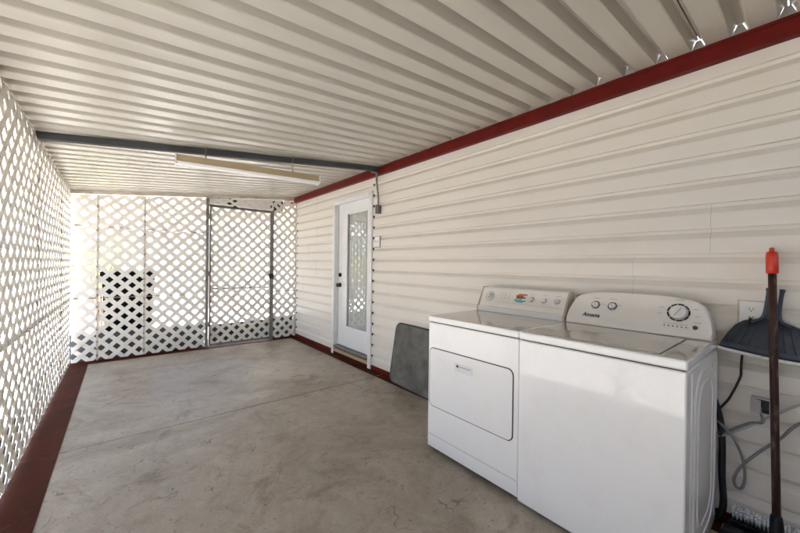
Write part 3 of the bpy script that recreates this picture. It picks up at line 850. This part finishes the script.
# brand lettering
tx = bpy.data.curves.new('lettering', 'FONT'); tx.body = 'Amana'; tx.size = .034; tx.offset = .0006; tx.align_x = 'CENTER'; tx.extrude = .0003; tx.shear = .25
to = bpy.data.objects.new('tmp_text', tx); col.objects.link(to)
dg = bpy.context.evaluated_depsgraph_get(); me = bpy.data.meshes.new_from_object(to.evaluated_get(dg)); bpy.data.objects.remove(to)
me.materials.clear(); me.materials.append(M['blackink'])
xa = Vector((0, -1, 0)); za = wn; yaV = za.cross(xa)
ctr = wface(.835, .974, .0012)
for v in me.vertices: v.co = ctr+xa*v.co.x+yaV*v.co.y+za*v.co.z
lo = bpy.data.objects.new('lettering', me); col.objects.link(lo); lo.parent = wc

# ------------------------------------------------------------------ broom, dustpan, cords
br = thing('push_broom', 'push broom with a worn dark pole and red grip leaning on the siding', 'broom', (2.2, .08, 0))
PT = Vector((2.268, .110, 1.262)); PB = Vector((2.155, .078, .15))
pd = (PT-PB).normalized()
m_ = MB(); m_.tube([PB+(PT-PB)*t_ for t_ in (0, .25, .5, .75, 1)], .0138, 'pole', 16); m_.build('pole', br)
m_ = MB(); m_.tube([PT-pd*.012, PT-pd*.008, PT+pd*.03, PT+pd*.062, PT+pd*.085, PT+pd*.089], [.0165, .0205, .0205, .0205, .0185, .012], 'redpole', 16)
m_.tube([PT+pd*.088, PT+pd*.104, PT+pd*.108], [.009, .0085, .004], 'redpole', 12); m_.build('grip', br)
m_ = MB(); m_.tube([PB-pd*.09, PB-pd*.07, PB+pd*.05, PB+pd*.07], [.030, .026, .021, .0175], 'black', 16); m_.build('socket', br)
m_ = MB(); m_.box(2.115, 2.182, -.24, .248, .055, .088, 'black', .008, 2); head = m_.build('head', br)
m_ = MB(); rb_ = random.Random(2)
yy = -.23
while yy < .242:
    for xx in (2.128, 2.140, 2.152, 2.164):
        q = Vector((xx, yy+rb_.uniform(-.002, .002), .056)); e_ = q+Vector(((xx-2.148)*.6+rb_.uniform(-.006, .006), rb_.uniform(-.006, .006), -.054))
        m_.tube([q, e_], [.0035, .0048], 'bristle', 5)
    yy += .0115
m_.build('bristles', head)
# brush whose tufts stick up against the wall
hb3 = thing('scrub_brush', 'long brush with pale grey tufts lying against the wall base by the washer', 'brush', (2.29, .0, 0))
m_ = MB(); m_.box(2.262, 2.325, -.20, .238, .030, .075, 'black', .008, 2); m_.build('back', hb3)
m_ = MB(); yy = -.192
while yy < .23:
    for xx, zz, dx in ((2.275, .074, -.035), (2.290, .075, -.020), (2.305, .075, -.004)):
        q = Vector((xx, yy, zz)); e_ = q+Vector((dx+rb_.uniform(-.004, .004), rb_.uniform(-.003, .003), .052+rb_.uniform(-.004, .004)))
        m_.tube([q, e_], [.0036, .0044], 'bristle', 6)
    yy += .0125
m_.build('bristles', hb3)

dp = thing('dustpan', 'dark plastic dustpan with a worn pale lip hung on the siding behind the broom pole', 'dustpan', (2.3, .107, 1.10))
dp.rotation_euler = (R(5), 0, 0)
half = [(.000, 1.045), (.012, 1.045), (.020, 1.04), (.055, 1.028), (.088, 1.015), (.113, .990), (.133, .950), (.149, .905), (.157, .872)]
yc = .107
outl = [(yc+a, z_) for a, z_ in half]
lip = []
def pz(y_, z_, d_):     # d_ = 0 outer face, 1 back; the pan bulges out toward its mouth
    t_ = max(0, min(1, (1.045-z_)/.167)); return (2.318-.075*t_ if d_ == 0 else 2.322, y_, z_)
full = [(yc+a, z_) for a, z_ in half[::-1]]+[(yc-a, z_) for a, z_ in half[1:]]
m_ = MB(); k_ = m_.mi('pan')
a = [m_.bm.verts.new(pz(y_, z_, 0)) for y_, z_ in full]; b_ = [m_.bm.verts.new(pz(y_, z_, 1)) for y_, z_ in full]
n_ = len(full)
# face in strips between left and right halves
h_ = n_//2
for i in range(h_):
    l0, l1, r0, r1 = i, i+1, n_-1-i, n_-2-i
    if l1 == r1: fcs = [(a[l0], a[l1], a[r0])]
    else: fcs = [(a[l0], a[l1], a[r1], a[r0])]
    for q in fcs: f_ = m_.bm.faces.new(q); f_.smooth = True
for i in range(n_-1):
    f_ = m_.bm.faces.new((a[i], b_[i], b_[i+1], a[i+1]))
m_.bm.faces.new((a[n_-1], b_[n_-1], b_[0], a[0]))
for sx in (-1, 1):       # moulded ribs
    for t0, t1 in ((.04, .060), (.062, .090), (.085, .118)):
        p = [pz(yc+sx*t0, 1.012, 0), pz(yc+sx*(t0+t1)/2, .955, 0), pz(yc+sx*t1, .905, 0)]
        m_.tube(p, .0022, 'pan', 6)
pan_o = m_.build('pan', dp)
m_ = MB(); m_.tube(bez([(2.241, yc+.157, .8785), (2.240, yc+.155, .874), (2.239, yc+.08, .870), (2.239, yc, .868), (2.239, yc-.08, .870), (2.240, yc-.155, .874)], 5), .0085, 'panlip', 8); m_.build('lip', dp)
m_ = MB(); m_.prism([(2.2435, yc+.154, .888), (2.2435, yc-.154, .888), (2.2515, yc-.150, .905), (2.2515, yc+.150, .905)], (-.003, 0, -.001), 'pan'); m_.build('lip_bar', dp)
m_ = MB()
for sx in (-1, 1):
    m_.tube(bez([(2.308, yc+sx*.021, 1.172), (2.306, yc+sx*.020, 1.12), (2.304, yc+sx*.022, 1.065), (2.300, yc+sx*.032, 1.035), (2.292, yc+sx*.06, 1.015)], 5), [.0075]*21, 'pan', 8)
    m_.tube([(2.308, yc+sx*.021, 1.168), (2.308, yc+sx*.021, 1.182)], .0095, 'pan', 10)
m_.box(2.308, 2.318, yc-.022, yc+.022, 1.04, 1.115, 'pan', .003); m_.build('handle', dp)

def cord(name, label, pts, r_, mt, cat='cord'):
    m_ = MB(); m_.tube(bez(pts, 7), r_, mt, 8); tag(m_.build(name), label, cat, 'cords hanging beside the washer' if cat == 'cord' else None)
cord('power_cord', 'pale grey cord running from behind the washer to the right under the dustpan', [(2.322, .34, .40), (2.305, .273, .44), (2.30, .244, .466), (2.30, .183, .519), (2.298, .104, .599), (2.30, .022, .677), (2.305, -.10, .75), (2.31, -.3, .70), (2.315, -.5, .45)], .0055, 'cordlight')
cord('power_cord', 'dark grey cord hanging in a long loop beside the washer', [(2.31, .33, .53), (2.295, .271, .501), (2.28, .242, .473), (2.278, .221, .448), (2.274, .193, .369), (2.272, .185, .301), (2.270, .191, .242), (2.268, .208, .228), (2.268, .222, .255), (2.270, .212, .303), (2.282, .183, .359), (2.29, .129, .439), (2.295, .075, .512), (2.30, .021, .595), (2.305, -.12, .72), (2.31, -.3, .76)], .0062, 'cordgrey')
cord('power_cord', 'black cord hanging from the wall outlet down behind the washer', [(2.312, .178, 1.035), (2.295, .185, 1.01), (2.30, .198, .92), (2.312, .206, .831), (2.314, .208, .782), (2.314, .211, .743), (2.314, .244, .641), (2.316, .268, .593), (2.318, .32, .50)], .0048, 'cordblack')
cord('power_cord', 'short grey cord drooping from the open steel box on the wall', [(2.32, .140, .625), (2.295, .137, .597), (2.290, .131, .570), (2.292, .139, .556), (2.298, .170, .545), (2.302, .215, .505), (2.306, .262, .462), (2.31, .34, .42)], .0055, 'cordgrey')
cord('drain_hose', 'black ribbed drain hose dropping down behind the washer to the floor', [(2.312, .33, .70), (2.314, .285, .55), (2.312, .270, .42), (2.308, .268, .25), (2.306, .262, .10), (2.31, .29, .02), (2.31, .40, .018)], .014, 'cordblack', 'hose')

# ------------------------------------------------------------------ outside
bn = thing('trash_bin', 'black wheeled trash bin standing outside behind the far lattice', 'trash bin', (.08, 6.25, -.13))
m_ = MB(); P0 = [(-.205, 5.975), (.365, 5.975), (.365, 6.55), (-.205, 6.55)]
k_ = m_.mi('bin')
lo_ = [m_.bm.verts.new((.08+(x_-.08)*.86, 6.26+(y_-6.26)*.82, -.06)) for x_, y_ in P0]; hi_ = [m_.bm.verts.new((x_, y_, 1.06)) for x_, y_ in P0]
m_.bm.faces.new(lo_[::-1]); m_.bm.faces.new(hi_)
for i in range(4): m_.bm.faces.new((lo_[i], lo_[(i+1) % 4], hi_[(i+1) % 4], hi_[i]))
m_.build('body', bn)
m_ = MB(); m_.box(-.228, .392, 5.945, 6.58, 1.061, 1.128, 'bin', .02, 2); m_.tube([(-.15, 6.60, 1.05), (.31, 6.60, 1.05)], .016, 'bin', 8); m_.build('lid', bn)
for x_ in (-.17, .30):
    m_ = MB(); m_.tube([(x_, 6.52, -.03), (x_+.05, 6.52, -.03)], .1, 'bin', 20); m_.build('wheel', bn)

bl = thing('garden_wall', 'pale block garden wall across the yard behind the far lattice', 'garden wall', (2, 11.5, -.13))
m_ = MB(); m_.box(-14, 20, 11.5, 11.68, -.14, 1.55, 'block', .01); m_.build('wall', bl)
m_ = MB(); m_.box(-14, 20, 11.47, 11.71, 1.5505, 1.62, 'block', .01); m_.build('coping', bl)

def neighbour(label, x0, x1, y0, y1, face):
    t_ = thing('mobile_home', label, 'house', ((x0+x1)/2, (y0+y1)/2, -.13), 'neighbouring houses beyond the lattice')
    q = MB(); q.box(x0, x1, y0, y1, -.14, 2.7, 'stucco')
    q.build('wall', t_)
    q = MB()
    if x1-x0 > y1-y0: q.prism([(x0-.3, y0-.3, 2.7), (x0-.3, (y0+y1)/2, 3.5), (x0-.3, y1+.3, 2.7)], (x1-x0+.6, 0, 0), 'shingle')
    else: q.prism([(x0-.3, y0-.3, 2.7), ((x0+x1)/2, y0-.3, 3.5), (x1+.3, y0-.3, 2.7)], (0, y1-y0+.6, 0), 'shingle')
    q.build('roof', t_)
    for i in range(3):
        q = MB()
        if face == 'x':
            c_ = y0+(y1-y0)*(i+.5)/3; q.box(x1+.001, x1+.03, c_-.6, c_+.6, .9, 2.0, 'winframe', .004); w_ = q.build('window', t_)
            q = MB(); q.box(x1+.031, x1+.034, c_-.54, c_+.54, .96, 1.94, 'stucco'); q.build('pane', w_)
        else:
            c_ = x0+(x1-x0)*(i+.5)/3; q.box(c_-.6, c_+.6, y0-.03, y0-.001, .9, 2.0, 'winframe', .004); w_ = q.build('window', t_)
            q = MB(); q.box(c_-.54, c_+.54, y0-.034, y0-.031, .96, 1.94, 'stucco'); q.build('pane', w_)
neighbour('white neighbouring mobile home beyond the left lattice', -10.5, -6.2, -4, 12.5, 'x')
neighbour('pale house beyond the garden wall at the far end', -5, 9, 15, 20, 'y')

def shrub(label, x_, y_, h_, rad, mt, seed):
    rr_ = random.Random(seed)
    t_ = thing('shrub', label, 'shrub', (x_, y_, -.13), 'shrubs beyond the far lattice')
    q = MB()
    tips = []
    for i in range(6):
        a = rr_.uniform(0, 6.28); e_ = Vector((x_+math.cos(a)*rad*.6, y_+math.sin(a)*rad*.6, h_*rr_.uniform(.6, .95)))
        q.tube([(x_, y_, -.13), (x_+(e_.x-x_)*.3, y_+(e_.y-y_)*.3, h_*.4), e_], [.025, .016, .006], 'bark', 6); tips.append(e_)
    q.build('trunk', t_)
    q = MB(); k_ = q.mi(mt)
    for i in range(1500):
        b0 = rr_.choice(tips); p = b0+Vector((rr_.gauss(0, rad*.33), rr_.gauss(0, rad*.33), rr_.gauss(0, h_*.14)))
        d1 = Vector((rr_.gauss(0, 1), rr_.gauss(0, 1), rr_.gauss(0, .7))).normalized()*.05; d2 = d1.orthogonal().normalized()*.02
        q.quad([p, p+d1*.5+d2, p+d1, p+d1*.5-d2], mt)
    q.build('crown', t_)
shrub('yellow green shrub outside the far lattice, above the trash bin', -.30, 8.3, 1.75, .42, 'leafy', 4)
shrub('dark green shrub by the garden wall at the right', 3.2, 10.6, 1.4, .5, 'leafd', 9)

# ------------------------------------------------------------------ camera
f, thv, pi_, H, ro = 337.82, .6885, .0043, 1.267, .0132
fw = Vector((math.sin(thv)*math.cos(pi_), math.cos(thv)*math.cos(pi_), -math.sin(pi_)))
rt = Vector((math.cos(thv), -math.sin(thv), 0)); up = rt.cross(fw)
Rv = rt*math.cos(ro)+up*math.sin(ro); Uv = -rt*math.sin(ro)+up*math.cos(ro)
cam = bpy.data.cameras.new('camera'); co = bpy.data.objects.new('camera', cam); col.objects.link(co)
cam.sensor_width = 36; cam.lens = f*36/800; cam.clip_start = .02; cam.clip_end = 500
Bk = -fw
co.matrix_world = Matrix(((Rv.x, Uv.x, Bk.x, 0), (Rv.y, Uv.y, Bk.y, 0), (Rv.z, Uv.z, Bk.z, H), (0, 0, 0, 1)))
sc.camera = co

# ------------------------------------------------------------------ light
SUN_EL, AZ = 74, (-.80, -.60)       # sun stands high, to the left
SUN_E, SKY_E, EXPO = 5.0, .15, 3.4
wd = bpy.data.worlds.new('World'); sc.world = wd; wd.use_nodes = True
nt = wd.node_tree; bg = nt.nodes['Background']
sky = nt.nodes.new('ShaderNodeTexSky'); sky.sky_type = 'NISHITA'; sky.sun_disc = False
sky.sun_elevation = R(SUN_EL); sky.sun_rotation = math.atan2(AZ[0], AZ[1])
nt.links.new(sky.outputs[0], bg.inputs[0]); bg.inputs[1].default_value = SKY_E
sl = bpy.data.lights.new('sun', 'SUN'); sl.energy = SUN_E; sl.angle = R(.5); sl.color = (1, .97, .93)
so = bpy.data.objects.new('sun', sl); col.objects.link(so)
dirv = Vector((AZ[0]*math.cos(R(SUN_EL)), AZ[1]*math.cos(R(SUN_EL)), math.sin(R(SUN_EL))))
so.rotation_euler = dirv.to_track_quat('Z', 'Y').to_euler(); so.location = (-4, 4, 12)

sc.view_settings.view_transform = 'Standard'; sc.view_settings.look = 'None'
sc.view_settings.exposure = EXPO; sc.view_settings.gamma = 1
sc.render.engine = 'CYCLES'
sc.cycles.max_bounces = 10; sc.cycles.diffuse_bounces = 7; sc.cycles.glossy_bounces = 4; sc.cycles.transparent_max_bounces = 8
sc.cycles.caustics_reflective = False; sc.cycles.caustics_refractive = False
sc.cycles.use_denoising = True
